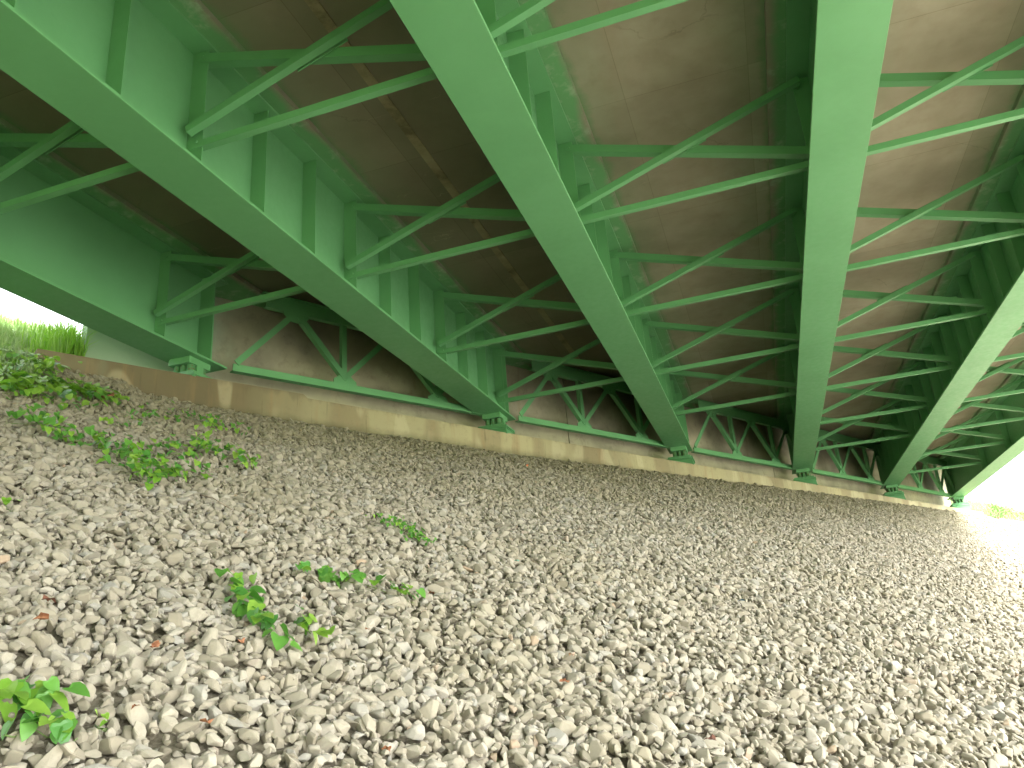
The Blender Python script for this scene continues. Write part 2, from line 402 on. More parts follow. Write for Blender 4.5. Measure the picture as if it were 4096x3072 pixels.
# raised joint fins left by the formwork in some bays
def fin(x, w, hgt, dx=0.0):
    skew_quad_slab(x-w/2, x+w/2, ZS-hgt, ZS-0.003, YB, 0.25).obj("formwork_ridge", M_ridge, deck)
def mat_ridge():
    t = NT("pale_formwork_joint_concrete"); pos = t.geo.outputs['Position']
    n = t.noise(2.2, 6, 0.7, pos)
    return t.fin(t.ramp(n, [(0.35, (0.17, 0.135, 0.09)), (0.5, (0.30, 0.24, 0.16)), (0.7, (0.40, 0.33, 0.22))]), 0.85, 0.2)
M_ridge = mat_ridge()
fin(3.81, 0.10, 0.012); fin(1.2, 0.05, 0.006)

# ------------------------------------------------------------------ girders
ROW0, ROWD = 4.46, 2.585
def rows_between(g):      # cross-frame rows of the bay between girders g and g+1
    r = []; k = -6
    while ROW0+ROWD*k < gend(g)-0.3:
        r.append(ROW0+ROWD*k); k += 1
    return r
ORD = ["leftmost", "second", "third", "fourth", "fifth", "rightmost"]
SEEN_Y = -2.0
GL = ["leftmost green steel girder, edge of the bridge above the weeds and grass bank",
      "second green girder from the left, web with many upright stiffeners facing us",
      "third green girder from the left, slanting down from the top middle",
      "fourth green girder from the left, nearly upright broad pale flange",
      "fifth green girder from the left, pale flange leaning down from the right edge",
      "rightmost green girder, edge of the bridge against the white daylight"]
for g in range(NG):
    x, z, ye = gx(g), gz(g), gend(g)
    gi = empty("steel_girder", (x, 0, z), GL[g], "girder", "green plate girders under the deck")
    MB().box((-0.007, YB, 0.030), (0.007, ye-0.02, HW)).obj("web", M_green, gi)
    MB().box((-FW/2, YB, 0.0), (FW/2, ye, 0.029)).obj("bottom_flange", M_green, gi, bevel=0.003)
    MB().box((-0.21, YB, HW+0.001), (0.21, ye-0.01, HW+0.026)).obj("top_flange", M_green, gi, bevel=0.003)
    st = MB().box((0.008, -0.006, 0.032), (0.165, 0.006, HW-0.002)).mesh("stiffener", M_green)
    stl = MB().box((-0.165, -0.006, 0.032), (-0.008, 0.006, HW-0.002)).mesh("stiffener", M_green)
    rr = set()
    if g < 5: rr |= set(round(r, 3) for r in rows_between(g))
    if g > 0: rr |= set(round(r, 3) for r in rows_between(g-1))
    def put(me, y):
        o = mesh_obj("stiffener", me, gi); o.location = (0, y, 0)
    for r in sorted(rr):
        if r < SEEN_Y: continue
        if g < 5 and r < ye-0.3: put(st, r)
        if g > 0: put(stl, r)
    if 1 <= g <= 4:      # intermediate stiffeners
        y = ROW0 - 2*ROWD
        k = 0
        while y < ye-0.75:
            if k % 3 and y > SEEN_Y:
                put(st, y)
                if g == 4: put(stl, y)
            k += 1; y += ROWD/3
    for s, lo, hi in ((1, 0.008, 0.225), (-1, -0.225, -0.008)):
        for yy in (ye-0.30,):
            MB().box((lo, yy-0.01, 0.031), (hi, yy+0.01, HW-0.001)).obj("bearing_stiffener", M_green, gi)

# ------------------------------------------------------------------ cross frames
def bolt_mesh():
    mb = MB(); n = 6; r = 0.014
    vs = [(math.cos(2*math.pi*k/n)*r, 0, math.sin(2*math.pi*k/n)*r) for k in range(n)] + [(math.cos(2*math.pi*k/n)*r*.9, -0.012, math.sin(2*math.pi*k/n)*r*.9) for k in range(n)]
    fs = [tuple(range(n)), tuple(range(2*n-1, n-1, -1))] + [(k, (k+1) % n, n+(k+1) % n, n+k) for k in range(n)]
    return mb.add(vs, fs).mesh("bolt", M_green)
BOLT = bolt_mesh()
BAY = ["leftmost bay", "second bay from the left", "middle bay", "fourth bay from the left", "rightmost bay"]
CNT = ["nearest the abutment", "second from the abutment", "third from the abutment", "fourth from the abutment", "fifth from the abutment", "sixth from the abutment", "seventh from the abutment", "eighth from the abutment", "ninth from the abutment", "tenth from the abutment", "eleventh from the abutment", "twelfth from the abutment"]
masters = {}
def cross_frame(label):
    cf = empty("cross_frame", (0, 0, 0), label, "cross frame", "green cross frames bracing the girders")
    L = S
    # local frame: x from left web to right web, z above left girder soffit
    angle((0.10, 0.0, 1.13), (L-0.10, 0.0, 0.385), 0.088).obj("diagonal_brace", M_green, cf)
    angle((0.10, -0.105, 0.33), (L-0.10, -0.105, 1.17), 0.066).obj("diagonal_brace", M_green, cf)
    angle((0.06, 0.0, 0.245), (L-0.06, 0.0, 0.245+DZ), 0.064).obj("bottom_strut", M_green, cf)
    ang = math.atan2(0.80, L-0.2)
    def rot(v):
        v = Vector(v); c, s_ = math.cos(ang), math.sin(ang)
        return Vector((L/2+0.0 + v.x*c - v.z*s_, v.y, 0.775 + v.x*s_ + v.z*c))
    MB().box((-0.24, -0.0145, -0.02), (0.24, -0.0035, 0.085), rot).obj("gusset_plate", M_green, cf)
    for (bx, bz) in ((0.13, 1.16), (0.13, 0.40), (0.13, 0.285), (L-0.13, 0.44), (L-0.13, 1.16), (L-0.13, 0.315)):
        b = mesh_obj("bolt", BOLT, cf); b.location = (bx, -0.012, bz)
    return cf
def copy_tree(o):
    c = o.copy(); C.objects.link(c)
    for ch in o.children:
        d = ch.copy(); C.objects.link(d); d.parent = c
    return c
first = None; far_rows = MB()
for b in range(5):
    rs = rows_between(b)[::-1]
    for i, y in enumerate(rs):
        if y < SEEN_Y: continue
        lab = "green X-braced cross frame in the %s, %s" % (BAY[b], CNT[i]) if i < len(CNT) else "green X-braced cross frame in the %s, row number %d" % (BAY[b], i+1)
        if first is None: o = first = cross_frame(lab)
        else: o = copy_tree(first); o['label'] = lab
        o.location = (gx(b), y-0.02, gz(b))

# ------------------------------------------------------------------ end frames over the abutment (skewed W trusses)
LB = S*AA      # bay length along the skew
def P(t, z, v=-0.20): return Vector((t*LB, v, z))
def end_truss(b):
    m = UVM @ Matrix.Translation((b*LB, 0, gz(b)))
    et = empty("end_truss", (0, 0, 0), "green W-shaped end truss over the abutment in the %s" % BAY[b], "truss", "green end trusses in front of the backwall", matrix=m)
    n = Vector((0, 1, 0)); rz = lambda t, z: P(t, z+DZ*t)
    angle(rz(0.040, 0.0), rz(0.945, 0.0), 0.10, 0.012, up=Vector((0, 0, 1))).obj("bottom_chord", M_green, et)
    # channel-shaped top beam
    poly = [(0, 0), (0, .085), (.014, .085), (.014, .012), (.186, .012), (.186, .085), (.20, .085), (.20, 0)]
    MB().prism(poly, rz(0.125, 1.045), rz(0.90, 1.045), Vector((0, 0, 1)), n).obj("top_beam", M_green, et)
    MB().prism([(0, -.02), (0, .20), (.02, .20), (.02, -.02)], rz(0.115, 1.247), rz(0.91, 1.247), Vector((0, 0, 1)), n).obj("top_plate", M_green, et)
    nodes = [(0.052, 0.07), (0.215, 1.0), (0.37, 0.13), (0.535, 1.0), (0.70, 0.13), (0.85, 1.0), (0.945, 0.08)]
    for i in range(6):
        (t0, z0), (t1, z1) = nodes[i], nodes[i+1]
        d = 0.02
        A_, B_ = rz(t0, z0), rz(t1, z1); dd = (B_-A_).normalized()
        off = Vector((0, -0.012, 0)) 
        angle(A_+dd*d+off, B_-dd*d+off, 0.085, 0.011, out=n).obj("diagonal_brace", M_green, et)
    for t in (0.36, 0.70):
        MB().prism([(0, 0), (0, .08), (.011, .08), (.011, .011), (.08, .011), (.08, 0)], rz(t, 0.13), rz(t, 1.04), Vector((1, 0, 0)), n).obj("post", M_green, et)
    for i, (t, z) in enumerate(nodes[1:-1]):
        w = 0.19; c = rz(t, 0)
        if i % 2 == 0:
            pts = [(c.x-w, 1.044), (c.x+w, 1.044), (c.x+w, 0.99), (c.x+0.08, 0.90), (c.x-0.08, 0.90), (c.x-w, 0.99)]
        else:
            pts = [(c.x-w, 0.099), (c.x+w, 0.099), (c.x+w, 0.15), (c.x+0.10, 0.22), (c.x-0.10, 0.22), (c.x-w, 0.15)]
        zz = DZ*t; k = len(pts)
        vs = [(px, -0.2005, pz+zz) for px, pz in pts] + [(px, -0.1905+0.0, pz+zz) for px, pz in pts]
        MB().add(vs, [tuple(range(k)), tuple(range(2*k-1, k-1, -1))] + [(j, k+j, k+(j+1) % k, (j+1) % k) for j in range(k)]).obj("gusset_plate", M_green, et)
    return et
for b in range(5): end_truss(b)

# ------------------------------------------------------------------ abutment
ab = empty("abutment", (0, 0, 0), "rust-stained concrete abutment wall carrying the girder ends above the gravel", "abutment wall", matrix=UVM)
SEAT = [(-2.12, -0.295), (-1.0, -0.30), (1.05, -0.295), (1.12, -0.345), (5.0, -0.365), (24.0, -0.36), (26.3, -0.35)]
def wall_strip(pts, v0, v1, zb, mat, name, bev=0.0):
    mb = MB(); vs = []; fs = []; n = len(pts)
    for u, z in pts: vs += [(u, v0, zb), (u, v1, zb), (u, v1, z), (u, v0, z)]
    for i in range(n-1):
        a = 4*i; b_ = a+4
        fs += [(a, a+1, b_+1, b_), (a+1, a+2, b_+2, b_+1), (a+2, a+3, b_+3, b_+2), (a+3, a, b_, b_+3)]
    fs += [(0, 3, 2, 1), (4*n-4, 4*n-3, 4*n-2, 4*n-1)]
    return mb.add(vs, fs).obj(name, mat, ab, bevel=0.0)
wall_strip(SEAT, -0.55, 0.352, -3.0, M_abut, "bearing_seat")
BW = [(-1.46+i*(28.2/24), 1.325+SX*((-1.46+i*28.2/24)/AA)) for i in range(25)]
# the backwall is cast in four lengths with open joints between them
for a, b_ in ((-1.46, 7.12), (7.145, 14.6), (14.625, 21.6), (21.625, 26.2)):
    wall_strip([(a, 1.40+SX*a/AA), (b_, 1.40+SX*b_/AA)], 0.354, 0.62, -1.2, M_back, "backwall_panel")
MB().box((-2.11, 0.36, -2.5), (-1.47, 0.6, -0.34)).obj("seat_return", M_conc, ab)

# ------------------------------------------------------------------ bearings
BL = ["below the leftmost girder at the open left end of the wall", "below the second girder from the left",
      "below the third girder from the left", "below the nearly upright fourth girder", "below the fifth girder from the left", "below the rightmost girder in the white daylight"]
def bearing():
    br = empty("bearing", (0, 0, 0), "", "bearing", "green rocker bearings on the wall top")
    MB().box((-0.16, -0.20, -0.088), (0.16, 0.20, -0.002)).obj("sole_plate", M_green, br, bevel=0.004)
    for i in range(3):
        x = -0.095+0.095*i
        mb = MB(); n = 10; vs = []
        for zz in (-0.205, -0.090):
            for k in range(n):
                a = math.pi + math.pi*k/(n-1); vs.append((x+0.043*math.cos(a), -0.10+0.05*math.sin(a), zz))
            vs += [(x+0.043, 0.14, zz), (x-0.043, 0.14, zz)]
        m_ = n+2
        mb.add(vs, [tuple(range(m_-1, -1, -1)), tuple(range(m_, 2*m_))] + [(k, (k+1) % m_, m_+(k+1) % m_, m_+k) for k in range(m_)])
        mb.obj("rocker", M_rusty, br)
    MB().box((0.150, -0.06, -0.206), (0.166, 0.06, -0.089)).obj("keeper_plate", M_green, br)
    MB().box((-0.24, -0.21, -0.240), (0.23, 0.21, -0.207)).obj("rocker_plate", M_green, br, bevel=0.003)
    MB().box((-0.27, -0.23, -0.275), (0.27, 0.23, -0.243)).obj("base_plate", M_green, br, bevel=0.003)
    return br
bm0 = bearing()
for g in range(NG):
    o = bm0 if g == 0 else copy_tree(bm0)
    o['label'] = "green steel rocker bearing " + BL[g]
    o.location = (gx(g), gend(g)-0.42, gz(g))
    # mortar pad filling up to the seat, follows each seat height
    u, v = to_uv(gx(g), gend(g)-0.42)
    zt = gz(g)-0.277; zb = float(np.interp(u, [p[0] for p in SEAT], [p[1] for p in SEAT]))-0.01
    pb = MB(); 
    vs = [(-.275,-.24),(.275,-.24),(.275,.24),(-.275,.24)]
    pb.add([(x, y, zb-gz(g)) for x, y in vs]+[(x*.93, y*.93, zt-gz(g)) for x, y in vs], ((0,3,2,1),(4,5,6,7),(0,1,5,4),(1,2,6,5),(2,3,7,6),(3,0,4,7)))
    if zb < zt: pb.obj("masonry_pad", M_green, o)

# ------------------------------------------------------------------ stones
def stone_mesh(seed, name):
    rnd = random.Random(seed); bm = bmesh.new()
    el = (1.0, rnd.uniform(.62, .9), rnd.uniform(.42, .72))
    for _ in range(15):
        v = Vector((rnd.gauss(0, 1), rnd.gauss(0, 1), rnd.gauss(0, 1))).normalized()*rnd.uniform(.86, 1.1)
        bm.verts.new((v.x*el[0], v.y*el[1], v.z*el[2]))
    r = bmesh.ops.convex_hull(bm, input=bm.verts[:])
    bmesh.ops.delete(bm, geom=[v for v in bm.verts if not v.link_faces], context='VERTS')
    bmesh.ops.dissolve_limit(bm, angle_limit=math.radians(14), verts=bm.verts[:], edges=bm.edges[:])
    bmesh.ops.bevel(bm, geom=bm.edges[:], offset=0.07, segments=1, affect='EDGES', clamp_overlap=True)
    bmesh.ops.recalc_face_normals(bm, faces=bm.faces)
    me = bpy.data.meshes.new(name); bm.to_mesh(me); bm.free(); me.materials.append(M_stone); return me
STONES = [stone_mesh(s, "stone") for s in range(14)]
camM = camo.rotation_euler.to_matrix().transposed()
R3 = np.array(camM); F = 27.494/36*1024
def project(Pn):
    q = (Pn-np.array(CAM))@R3.T
    zc = -q[:, 2]; return 512+F*q[:, 0]/zc, 384-F*q[:, 1]/zc, zc
def hz_np(us_, vs_): return np.array([hz(a, b) for a, b in zip(us_, vs_)])
cell = 0.044
ug = np.arange(-4.1, 30.5, cell); vg = np.arange(-10.6, -0.56, cell)
U, V = np.meshgrid(ug, vg); U = U.ravel(); V = V.ravel()
layers = []
for lay, (keep, dzl) in enumerate(((1.0, 0.000), (0.85, 0.017))):
    m = RNG.random(len(U)) < keep
    u = U[m]+RNG.uniform(-.5, .5, m.sum())*cell*1.1; v = V[m]+RNG.uniform(-.5, .5, m.sum())*cell*1.1
    pz = -0.71+0.5*(v+0.55)
    xyz = np.stack([O0.x+EU.x*u+NV.x*v, O0.y+EU.y*u+NV.y*v, pz], 1)
    X, Y, Z = project(xyz)
    ok = (Z > 0.8) & (X > -320) & (X < 1350) & (Y > 300) & (Y < 1000) & (v < -0.57)
    layers.append(np.stack([u[ok], v[ok], np.full(ok.sum(), dzl), Z[ok], X[ok], Y[ok]], 1))
A_ = np.concatenate(layers); N = len(A_)
g1 = hz_np(A_[:, 0], A_[:, 1])
size = np.clip(np.exp(RNG.normal(math.log(0.0268), 0.36, N)), 0.014, 0.060)
zz = g1 + A_[:, 2] + 0.004 + RNG.uniform(-.006, .010, N) + size*0.15
pos = np.stack([O0.x+EU.x*A_[:, 0]+NV.x*A_[:, 1], O0.y+EU.y*A_[:, 0]+NV.y*A_[:, 1], zz], 1)
ti = RNG.normal(0, 0.55, N); tj = RNG.normal(0, 0.55, N); rz_ = RNG.uniform(0, 2*math.pi, N)
nrm = Vector((-0.5*NV.x, -0.5*NV.y, 1)).normalized(); qs = nrm.to_track_quat('Z', 'Y')
rot = np.zeros((N, 3))
for i in range(N):
    e = (Euler((ti[i], tj[i], 0)).to_matrix() @ Matrix.Rotation(rz_[i], 3, 'Z'))
    rot[i] = (qs.to_matrix() @ e).to_euler()[:]
scl = np.stack([size*RNG.uniform(.85, 1.3, N), size*RNG.uniform(.8, 1.1, N), size*RNG.uniform(.8, 1.15, N)], 1)
idx = RNG.integers(0, len(STONES), N)
# the 300 stones that show largest become parts of the slope
vis = (A_[:, 4] > 0) & (A_[:, 4] < 1024) & (A_[:, 5] < 768) & (A_[:, 2] > 0.01)
score = np.where(vis, size/A_[:, 3], -1); big = np.argsort(-score)[:300]
isbig = np.zeros(N, bool); isbig[big] = True
for k in big:
    o = mesh_obj("stone", STONES[idx[k]], slope); o.location = pos[k]; o.rotation_euler = rot[k]; o.scale = scl[k]
r_ = ~isbig
me = bpy.data.meshes.new("gravel"); n_ = int(r_.sum()); me.vertices.add(n_); me.vertices.foreach_set("co", pos[r_].astype(np.float32).ravel())
for nm, arr, ty, key in (("rot", rot[r_], 'FLOAT_VECTOR', 'vector'), ("scl", scl[r_], 'FLOAT_VECTOR', 'vector'), ("idx", idx[r_], 'INT', 'value')):
    at = me.attributes.new(nm, ty, 'POINT'); at.data.foreach_set(key, arr.astype(np.int32 if ty == 'INT' else np.float32).ravel())
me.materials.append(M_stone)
gravel = mesh_obj("gravel", me); tag(gravel, kind='stuff', label="pale grey-tan crushed limestone covering the whole slope below the wall", cat="gravel")
ng = bpy.data.node_groups.new("gravel_scatter", 'GeometryNodeTree')
ng.interface.new_socket("Geometry", in_out='INPUT', socket_type='NodeSocketGeometry'); ng.interface.new_socket("Geometry", in_out='OUTPUT', socket_type='NodeSocketGeometry')
gi_ = ng.nodes.new("NodeGroupInput"); go_ = ng.nodes.new("NodeGroupOutput"); ip = ng.nodes.new("GeometryNodeInstanceOnPoints"); jn = ng.nodes.new("GeometryNodeJoinGeometry")
def named(nm, ty):
    a = ng.nodes.new("GeometryNodeInputNamedAttribute"); a.data_type = ty; a.inputs['Name'].default_value = nm; return a.outputs['Attribute']
seen_idx = {}
for k in big: seen_idx.setdefault(int(idx[k]), None)
kids = {}
for o in slope.children:
    if o.name.startswith("stone"): kids.setdefault(o.data.name, o)
for me_ in STONES:
    if me_.name in kids:
        oi = ng.nodes.new("GeometryNodeObjectInfo"); oi.transform_space = 'ORIGINAL'; oi.inputs['Object'].default_value = kids[me_.name]; oi.inputs['As Instance'].default_value = True
        ng.links.new(oi.outputs['Geometry'], jn.inputs[0])
ng.links.new(gi_.outputs[0], ip.inputs['Points']); ng.links.new(jn.outputs[0], ip.inputs['Instance']); ip.inputs['Pick Instance'].default_value = True
ng.links.new(named("idx", 'INT'), ip.inputs['Instance Index']); ng.links.new(named("rot", 'FLOAT_VECTOR'), ip.inputs['Rotation']); ng.links.new(named("scl", 'FLOAT_VECTOR'), ip.inputs['Scale'])
ng.links.new(ip.outputs[0], go_.inputs[0])
md = gravel.modifiers.new("scatter", 'NODES'); md.node_group = ng
print("stones", N)

# ------------------------------------------------------------------ plants
def leaf_mesh(kind, mat, name="leaf"):
    if kind == 'heart': pr = [(0, 0), (.30, -.10), (.46, .12), (.40, .42), (.20, .78), (0, 1.0)]
    elif kind == 'lance': pr = [(0, 0), (.12, .15), (.20, .42), (.16, .72), (.06, .92), (0, 1.0)]
    else: pr = [(0, 0), (.26, .12), (.34, .40), (.28, .66), (.12, .90), (0, 1.0)]
    vs = []; fs = []
    mid = [(0, y, -0.10*(y-0.5)**2-0.12*y*y) for _, y in pr]
    for i, (x, y) in enumerate(pr): vs.append((0, max(y, 0), -0.16*y*y))
    for i, (x, y) in enumerate(pr): vs.append((x, y, 0.22*x - 0.18*y*y))
    for i, (x, y) in enumerate(pr): vs.append((-x, y, 0.22*x - 0.18*y*y))
    n = len(pr)
    for i in range(n-1):
        if i == 0: fs += [(0, n+1, 1), (0, 1, 2*n+1)]
        elif i == n-2: fs += [(i, n+i, i+1), (i, i+1, 2*n+i)]
        else: fs += [(i, n+i, n+i+1, i+1), (i, i+1, 2*n+i+1, 2*n+i)]
    me = bpy.data.meshes.new(name); me.from_pydata(vs, [], fs)
    bm = bmesh.new(); bm.from_mesh(me); bmesh.ops.delete(bm, geom=[v for v in bm.verts if not v.link_faces], context='VERTS'); bm.to_mesh(me); bm.free()
    me.materials.append(mat); me.shade_smooth(); return me
LH = [leaf_mesh('heart', M_leaf), leaf_mesh('heart', M_leafy)]
LO = [leaf_mesh('oval', M_leaf), leaf_mesh('oval', M_leafy)]
LL = [leaf_mesh('lance', M_leaf), leaf_mesh('lance', M_leafy)]
RP = random.Random(11)
DOWN = math.atan2(-NV.y, -NV.x) - math.pi/2
def gpos(u, v, h=0.0): return W(u, v, hz(u, v)+h)
def vine(label, path, n, size, young=0.4, spread=0.05, hgt=0.06, kind=LH, group="leafy vines creeping over the gravel", name="vine"):
    o0 = gpos(*path[0], 0.02)
    root = empty(name, o0, label, "vine" if name == "vine" else "plant", group)
    pts = []
    segs = [(Vector(path[i]), Vector(path[i+1])) for i in range(len(path)-1)]
    tot = sum((b-a).length for a, b in segs)
    def at(t):
        d = t*tot
        for a, b in segs:
            L = (b-a).length
            if d <= L or (a, b) == segs[-1]: return a.lerp(b, min(1, d/max(L, 1e-6)))
            d -= L
    m = max(6, int(tot/0.08))
    for i in range(m+1):
        q = at(i/m); pts.append(gpos(q.x+RP.uniform(-.012, .012), q.y+RP.uniform(-.012, .012), 0.035+hgt*0.45*RP.random()) - o0)
    tube_mb(pts, 0.003).obj("stem", M_stem, root, smooth=True)
    for i in range(n):
        q = at((i+RP.random())/n)
        u = q.x+RP.gauss(0, spread); v = q.y+RP.gauss(0, spread)
        me_ = kind[1 if RP.random() < young else 0]
        o = mesh_obj("leaf", me_, root)
        s_ = size*RP.uniform(.6, 1.25)
        o.location = gpos(u, v, 0.065+RP.random()*hgt) - o0
        o.rotation_euler = Euler((RP.uniform(-1.15, -.1), RP.uniform(-.5, .5), DOWN+RP.gauss(0, 0.8)))
        o.scale = (s_, s_, s_)
    return root
def px(xd, yd, h=0.0):
    """display pixel (2212 wide) -> (u, v) where its sight line meets the slope"""
    x = xd*4096/2212; y = yd*4096/2212
    d = camo.rotation_euler.to_matrix() @ Vector(((x-2048)/3128.2, -(y-1536)/3128.2, -1))
    t = 0.5
    for _ in range(4000):
        p = CAM+d*t; u, v = to_uv(p.x, p.y)
        if p.z < hz(u, v)+h: break
        t += 0.01
    return (u, v)
def pp(*a): return [px(*q) for q in a]
vine("trailing vine of heart-shaped leaves winding down the gravel left of the picture's centre", pp((505,1275),(515,1320),(545,1365),(585,1400),(605,1425)), 40, 0.072, 0.4, 0.030, 0.05)
vine("small two-leaved vine sprig just right of the larger winding vine", pp((650,1372),(672,1392),(690,1408)), 10, 0.066, 0.8, 0.03, 0.05)
vine("arched chain of vine leaves on open gravel, from yellow-green tip to dark end", pp((638,1258),(700,1272),(775,1285),(845,1298),(900,1325)), 36, 0.060, 0.35, 0.028, 0.05)
vine("small fine-leaved green plant in the middle of the gravel slope", pp((822,1145),(862,1150),(885,1175),(920,1195)), 150, 0.034, 0.3, 0.055, 0.05, kind=LO, name="creeping_plant")
vine("large heart-leaved vine in the bottom left corner, upper cluster", pp((0,1590),(30,1562),(70,1550),(90,1575)), 17, 0.065, 0.45, 0.026, 0.05)
vine("heart-leaved vine at the very bottom left edge of the picture", pp((5,1640),(60,1625),(110,1632),(160,1650)), 17, 0.062, 0.45, 0.024, 0.05)
vine("tiny bright green sprout on gravel near the bottom left corner", pp((200,1612),(235,1618)), 4, 0.022, 1.0, 0.012, 0.03)
vine("single bright green leaf shoot at the left edge of the gravel", pp((5,1118),(28,1126)), 4, 0.045, 1.0, 0.02, 0.04)
vine("dense band of vine leaves, long lowest trail on the left gravel", pp((150,975),(215,985),(262,1002),(290,1035),(320,1062),(370,1048),(430,1045)), 200, 0.058, 0.4, 0.085, 0.13)
vine("upper right branch of the leafy vine on the left gravel", pp((270,1000),(330,1000),(385,1000),(440,985),(465,1000),(500,1000)), 115, 0.056, 0.45, 0.08, 0.11)
vine("upright leafy shoots rising from the left gravel vine", pp((435,955),(440,985),(450,1010)), 30, 0.056, 0.7, 0.04, 0.22)
vine("vine patch with grey-green leaves at the left edge, below the weeds", pp((12,925),(50,930),(90,940),(120,960),(150,972)), 70, 0.070, 0.35, 0.09, 0.14)
vine("thin scattered vine leaves above the dense left band", pp((225,935),(300,928),(330,905)), 40, 0.06, 0.45, 0.10, 0.08)
vine("sparse vine in gravel right of the dense left band, reaching toward the wall", pp((395,905),(430,925),(475,930),(520,950)), 60, 0.056, 0.4, 0.12, 0.09)
vine("short vine tuft at the right end of the left gravel greenery", pp((500,1010),(530,1005),(545,1030)), 26, 0.052, 0.5, 0.06, 0.07)
# leafy weeds at the top left
for i, (lab, path, n, sz, hg) in enumerate((
    ("bushy bright weeds at the left edge under the green girder", pp((0,800),(60,815),(110,820)), 130, 0.085, 0.20),
    ("row of broad yellow-green leaves in front of the abutment's left end", pp((60,840),(120,848),(180,858),(225,862)), 120, 0.11, 0.07),
    ("dark shaded undergrowth below the bright broad leaves", pp((0,860),(80,872),(160,880),(225,878)), 85, 0.09, 0.10),
    ("leafy weeds spilling down the gravel at the far left edge", pp((0,835),(30,850),(60,862)), 70, 0.10, 0.18))):
    vine(lab, path, n, sz, 0.9 if i != 2 else 0.4, 0.12, hg, kind=LH if i % 2 else LO, group="leafy weeds at the end of the wall", name="weed")
# long-bladed weed beside the wall end
vine("tall weed with long arching leaves beside the wall's left corner", pp((20,790),(60,800),(95,815)), 60, 0.15, 0.8, 0.09, 0.12, kind=LL, group="leafy weeds at the end of the wall", name="weed")

def grass(name, n, fu, label, hmin=.10, hmax=.35, mat=M_grass, seed=3):
    r = random.Random(seed); vs = []; fs = []
    for _ in range(n):
        u, v = fu(r); p = gpos(u, v, -0.01); h = r.uniform(hmin, hmax); a = r.uniform(0, 6.28); w = r.uniform(.003, .008)
        d = Vector((math.cos(a), math.sin(a), 0)); s_ = Vector((-d.y, d.x, 0))*w; bend = r.uniform(.1, .7)*h
        q1 = p+d*bend*.25+Vector((0, 0, h*.6)); q2 = p+d*bend+Vector((0, 0, h*r.uniform(.75, 1)))
        k = len(vs); vs += [p-s_, p+s_, q1+s_*.8, q1-s_*.8, q2]; fs += [(k, k+1, k+2, k+3), (k+3, k+2, k+4)]
    me = bpy.data.meshes.new(name); me.from_pydata([tuple(v) for v in vs], [], fs); me.materials.append(mat)
    o = mesh_obj(name, me); tag(o, label, "grass", kind='stuff'); return o
def fleft(r):
    v = r.uniform(0.3, 5.0); return r.uniform(-4.2-v*0.1, -0.9 if v > 0.99 else -2.13) , v
grass("grass", 26000, fleft, "bright tangled grass on the bank beyond the abutment's left end", seed=5)
grass("grass", 900, lambda r: (-1.48-abs(r.gauss(0, 0.22)), r.uniform(0.30, 0.95)), "tall grass tufts hugging the open left end of the backwall", .22, .66, mat=M_leafy, seed=9)
grass("grass", 9000, lambda r: (r.uniform(-5.5, -2.2), r.uniform(-1.6, 0.4)), "sunlit grass growing at the left edge beside the wall end", .08, .28, seed=6)
grass("grass", 20000, lambda r: (r.uniform(27.2, 40), r.uniform(-0.6, 6)), "pale washed-out grass beyond the right end of the abutment", .12, .4, seed=8)
# shrubs past the right end of the wall
def shrub(u, v, rad, h, label, n=420, seed=1):
    r = random.Random(seed); p0 = gpos(u, v); root = empty("shrub", p0, label, "shrub", "shrubs beyond the right end of the wall")
    mb = MB()
    for _ in range(5):
        a = r.uniform(0, 6.28); t = Vector((math.cos(a)*rad*.6, math.sin(a)*rad*.6, h*.8))
        for f in tube_mb([Vector((0, 0, 0)), t*.5+Vector((0, 0, .05)), t], .012).f: pass
        tb = tube_mb([Vector((0, 0, 0)), t*.5+Vector((0, 0, .05)), t], .012); mb.add(tb.v, tb.f)
    mb.obj("stem", M_twig, root)
    vs = []; fs = []
    for _ in range(n):
        a = r.uniform(0, 6.28); rr = rad*math.sqrt(r.random()); z = h*(0.15+0.85*r.random())*(1-.4*(rr/rad)**2)
        c = Vector((math.cos(a)*rr, math.sin(a)*rr, z)); s_ = r.uniform(.03, .07)
        m = Euler((r.uniform(-1, 1), r.uniform(-1, 1), r.uniform(0, 6.28))).to_matrix()
        k = len(vs)
        for q in ((0, 0, 0), (.4, .4, .05), (0, 1, -.1), (-.4, .4, .05)): vs.append(tuple(c+m@(Vector(q)*s_)))
        fs.append((k, k+1, k+2, k+3))
    me = bpy.data.meshes.new("foliage"); me.from_pydata(vs, [], fs); me.materials.append(M_leaf); f = mesh_obj("foliage", me, root); f['kind'] = 'stuff'
shrub(27.0, -0.75, 0.30, 0.85, "green creeper climbing the abutment's right end below the last girder", seed=1)
shrub(28.6, -0.5, 0.35, 0.8, "pale shrub standing just beyond the abutment's right end", seed=2)
shrub(31.0, -0.3, 0.5, 0.7, "low bright shrub farther right on the washed-out bank", seed=3)
shrub(34.5, 0.2, 0.6, 0.7, "farthest low shrub near the right edge of the picture", seed=4)

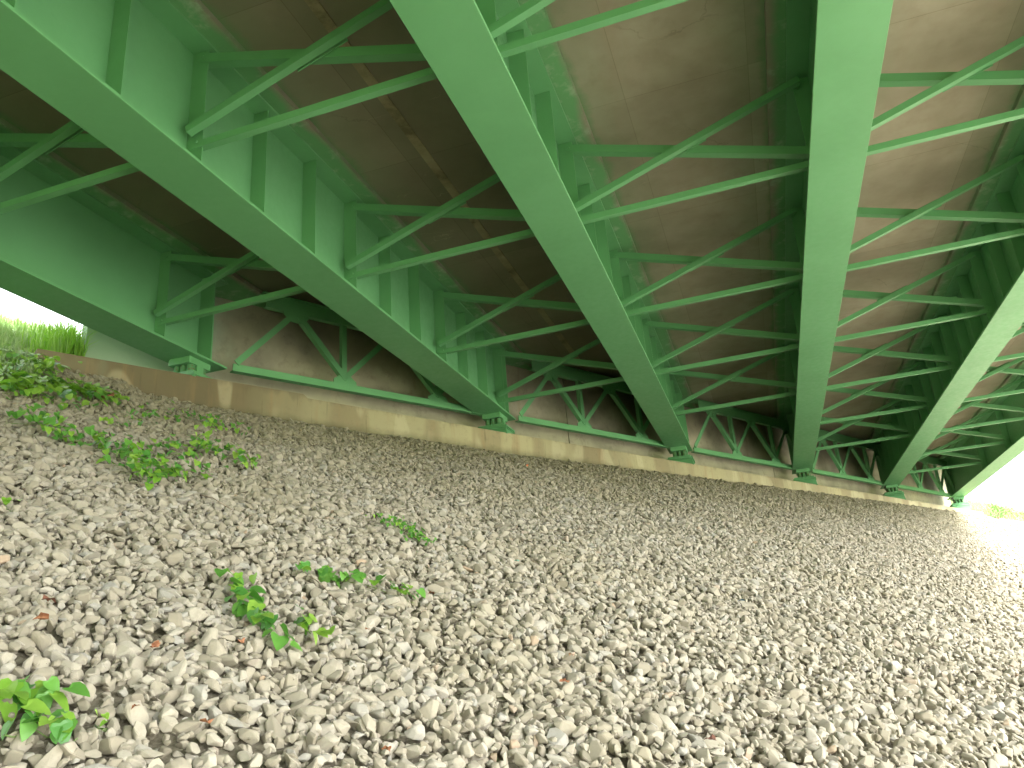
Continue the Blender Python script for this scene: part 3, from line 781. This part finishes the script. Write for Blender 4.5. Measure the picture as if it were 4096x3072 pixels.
# ------------------------------------------------------------------ small litter
def crumpled(seed, mat, name, pts=9):
    r = random.Random(seed); bm = bmesh.new(); ctr = bm.verts.new((0, 0, 0.15)); ring = []
    for k in range(pts):
        a = 2*math.pi*k/pts; rr = r.uniform(.45, 1.0)*(1 if k % 2 else .8)
        ring.append(bm.verts.new((math.cos(a)*rr, math.sin(a)*rr*.65, r.uniform(-.15, .45))))
    for k in range(pts): bm.faces.new((ctr, ring[k], ring[(k+1) % pts]))
    me = bpy.data.meshes.new(name); bm.to_mesh(me); bm.free(); me.materials.append(mat); return me
def litter(xd, yd, s_, mat, label, seed, name="dead_leaf", cat="dead leaf", group="dry leaves scattered on the gravel"):
    u, v = px(xd, yd, 0.04); o = mesh_obj(name, crumpled(seed, mat, name)); o.location = gpos(u, v, 0.072)
    r = random.Random(seed); s_ *= 1.4; o.scale = (s_, s_, s_)
    o.rotation_euler = Euler((0.45*NV.y + r.uniform(-.3, .3), r.uniform(-.3, .3), r.uniform(0, 6.28)))
    tag(o, label, cat, group)
litter(1237, 1432, 0.026, M_deadpale, "pale pinkish dry leaf at the centre bottom of the gravel", 1)
litter(1220, 1490, 0.022, M_dead, "brown dry leaf just below the pale pinkish leaf", 2)
litter(932, 1296, 0.024, M_dead, "orange-brown dry leaf past the right end of the arched vine", 3)
litter(520, 1408, 0.026, M_dead, "curled brown leaf against the left side of the winding vine", 4)
litter(335, 1420, 0.030, M_dead, "long orange-brown leaf left of the winding vine", 5)
litter(85, 1360, 0.034, M_dead, "orange-brown crumpled leaf near the left edge, lower of two", 6)
litter(105, 1318, 0.036, M_deaddark, "dark brown crumpled leaf near the left edge, upper of two", 7)
litter(445, 1590, 0.026, M_dead, "orange-brown leaf near the bottom edge left of centre", 8)
litter(1540, 1618, 0.030, M_deaddark, "dark rotten leaf at the bottom edge right of centre", 9)
litter(835, 1645, 0.020, M_dead, "small brown leaf scrap on the bottom edge", 10)
litter(290, 1555, 0.018, M_dead, "tiny brown leaf scrap above the bottom left vine", 11)
litter(1300, 1490, 0.014, M_dead, "tiny orange leaf fragment right of the pale pinkish leaf", 12)
litter(795, 1378, 0.020, M_dead, "small orange leaf fragment between the two central vines and the pale leaf", 13)
litter(225, 868, 0.12, M_dead, "heap of rust-coloured dead stalks at the foot of the wall beside the weeds", 14)
litter(1140, 1010, 0.028, M_orange, "thin orange scrap on dark gravel near the wall", 15, "plastic_scrap", "litter", "scraps of litter on the gravel")
litter(1117, 1223, 0.024, M_teal, "small teal plastic scrap in the middle of the gravel", 16, "plastic_scrap", "litter", "scraps of litter on the gravel")
litter(1602, 1309, 0.030, M_blue, "small blue plastic scrap on the right half of the gravel", 17, "plastic_scrap", "litter", "scraps of litter on the gravel")
def twig(a, b, label, r=0.003):
    A1 = px(*a); B1 = px(*b); o0 = gpos(*A1, 0.05)
    pts = []
    for i in range(6):
        t = i/5; u = A1[0]+(B1[0]-A1[0])*t; v = A1[1]+(B1[1]-A1[1])*t
        pts.append(gpos(u, v, 0.05+0.02*math.sin(t*3)) - o0 + Vector((RP.uniform(-.01, .01), RP.uniform(-.01, .01), 0)))
    o = tube_mb(pts, r).obj("twig", M_twig, None, smooth=True); o.location = o0; tag(o, label, "twig", "dry twigs on the gravel")
twig((665, 1265), (745, 1345), "long thin dry stalk lying between the two central vines")
twig((430, 1085), (500, 1120), "thin grey twig on the gravel below the left vines", 0.005)
twig((510, 1160), (545, 1130), "short dry twig upslope of the central vines")
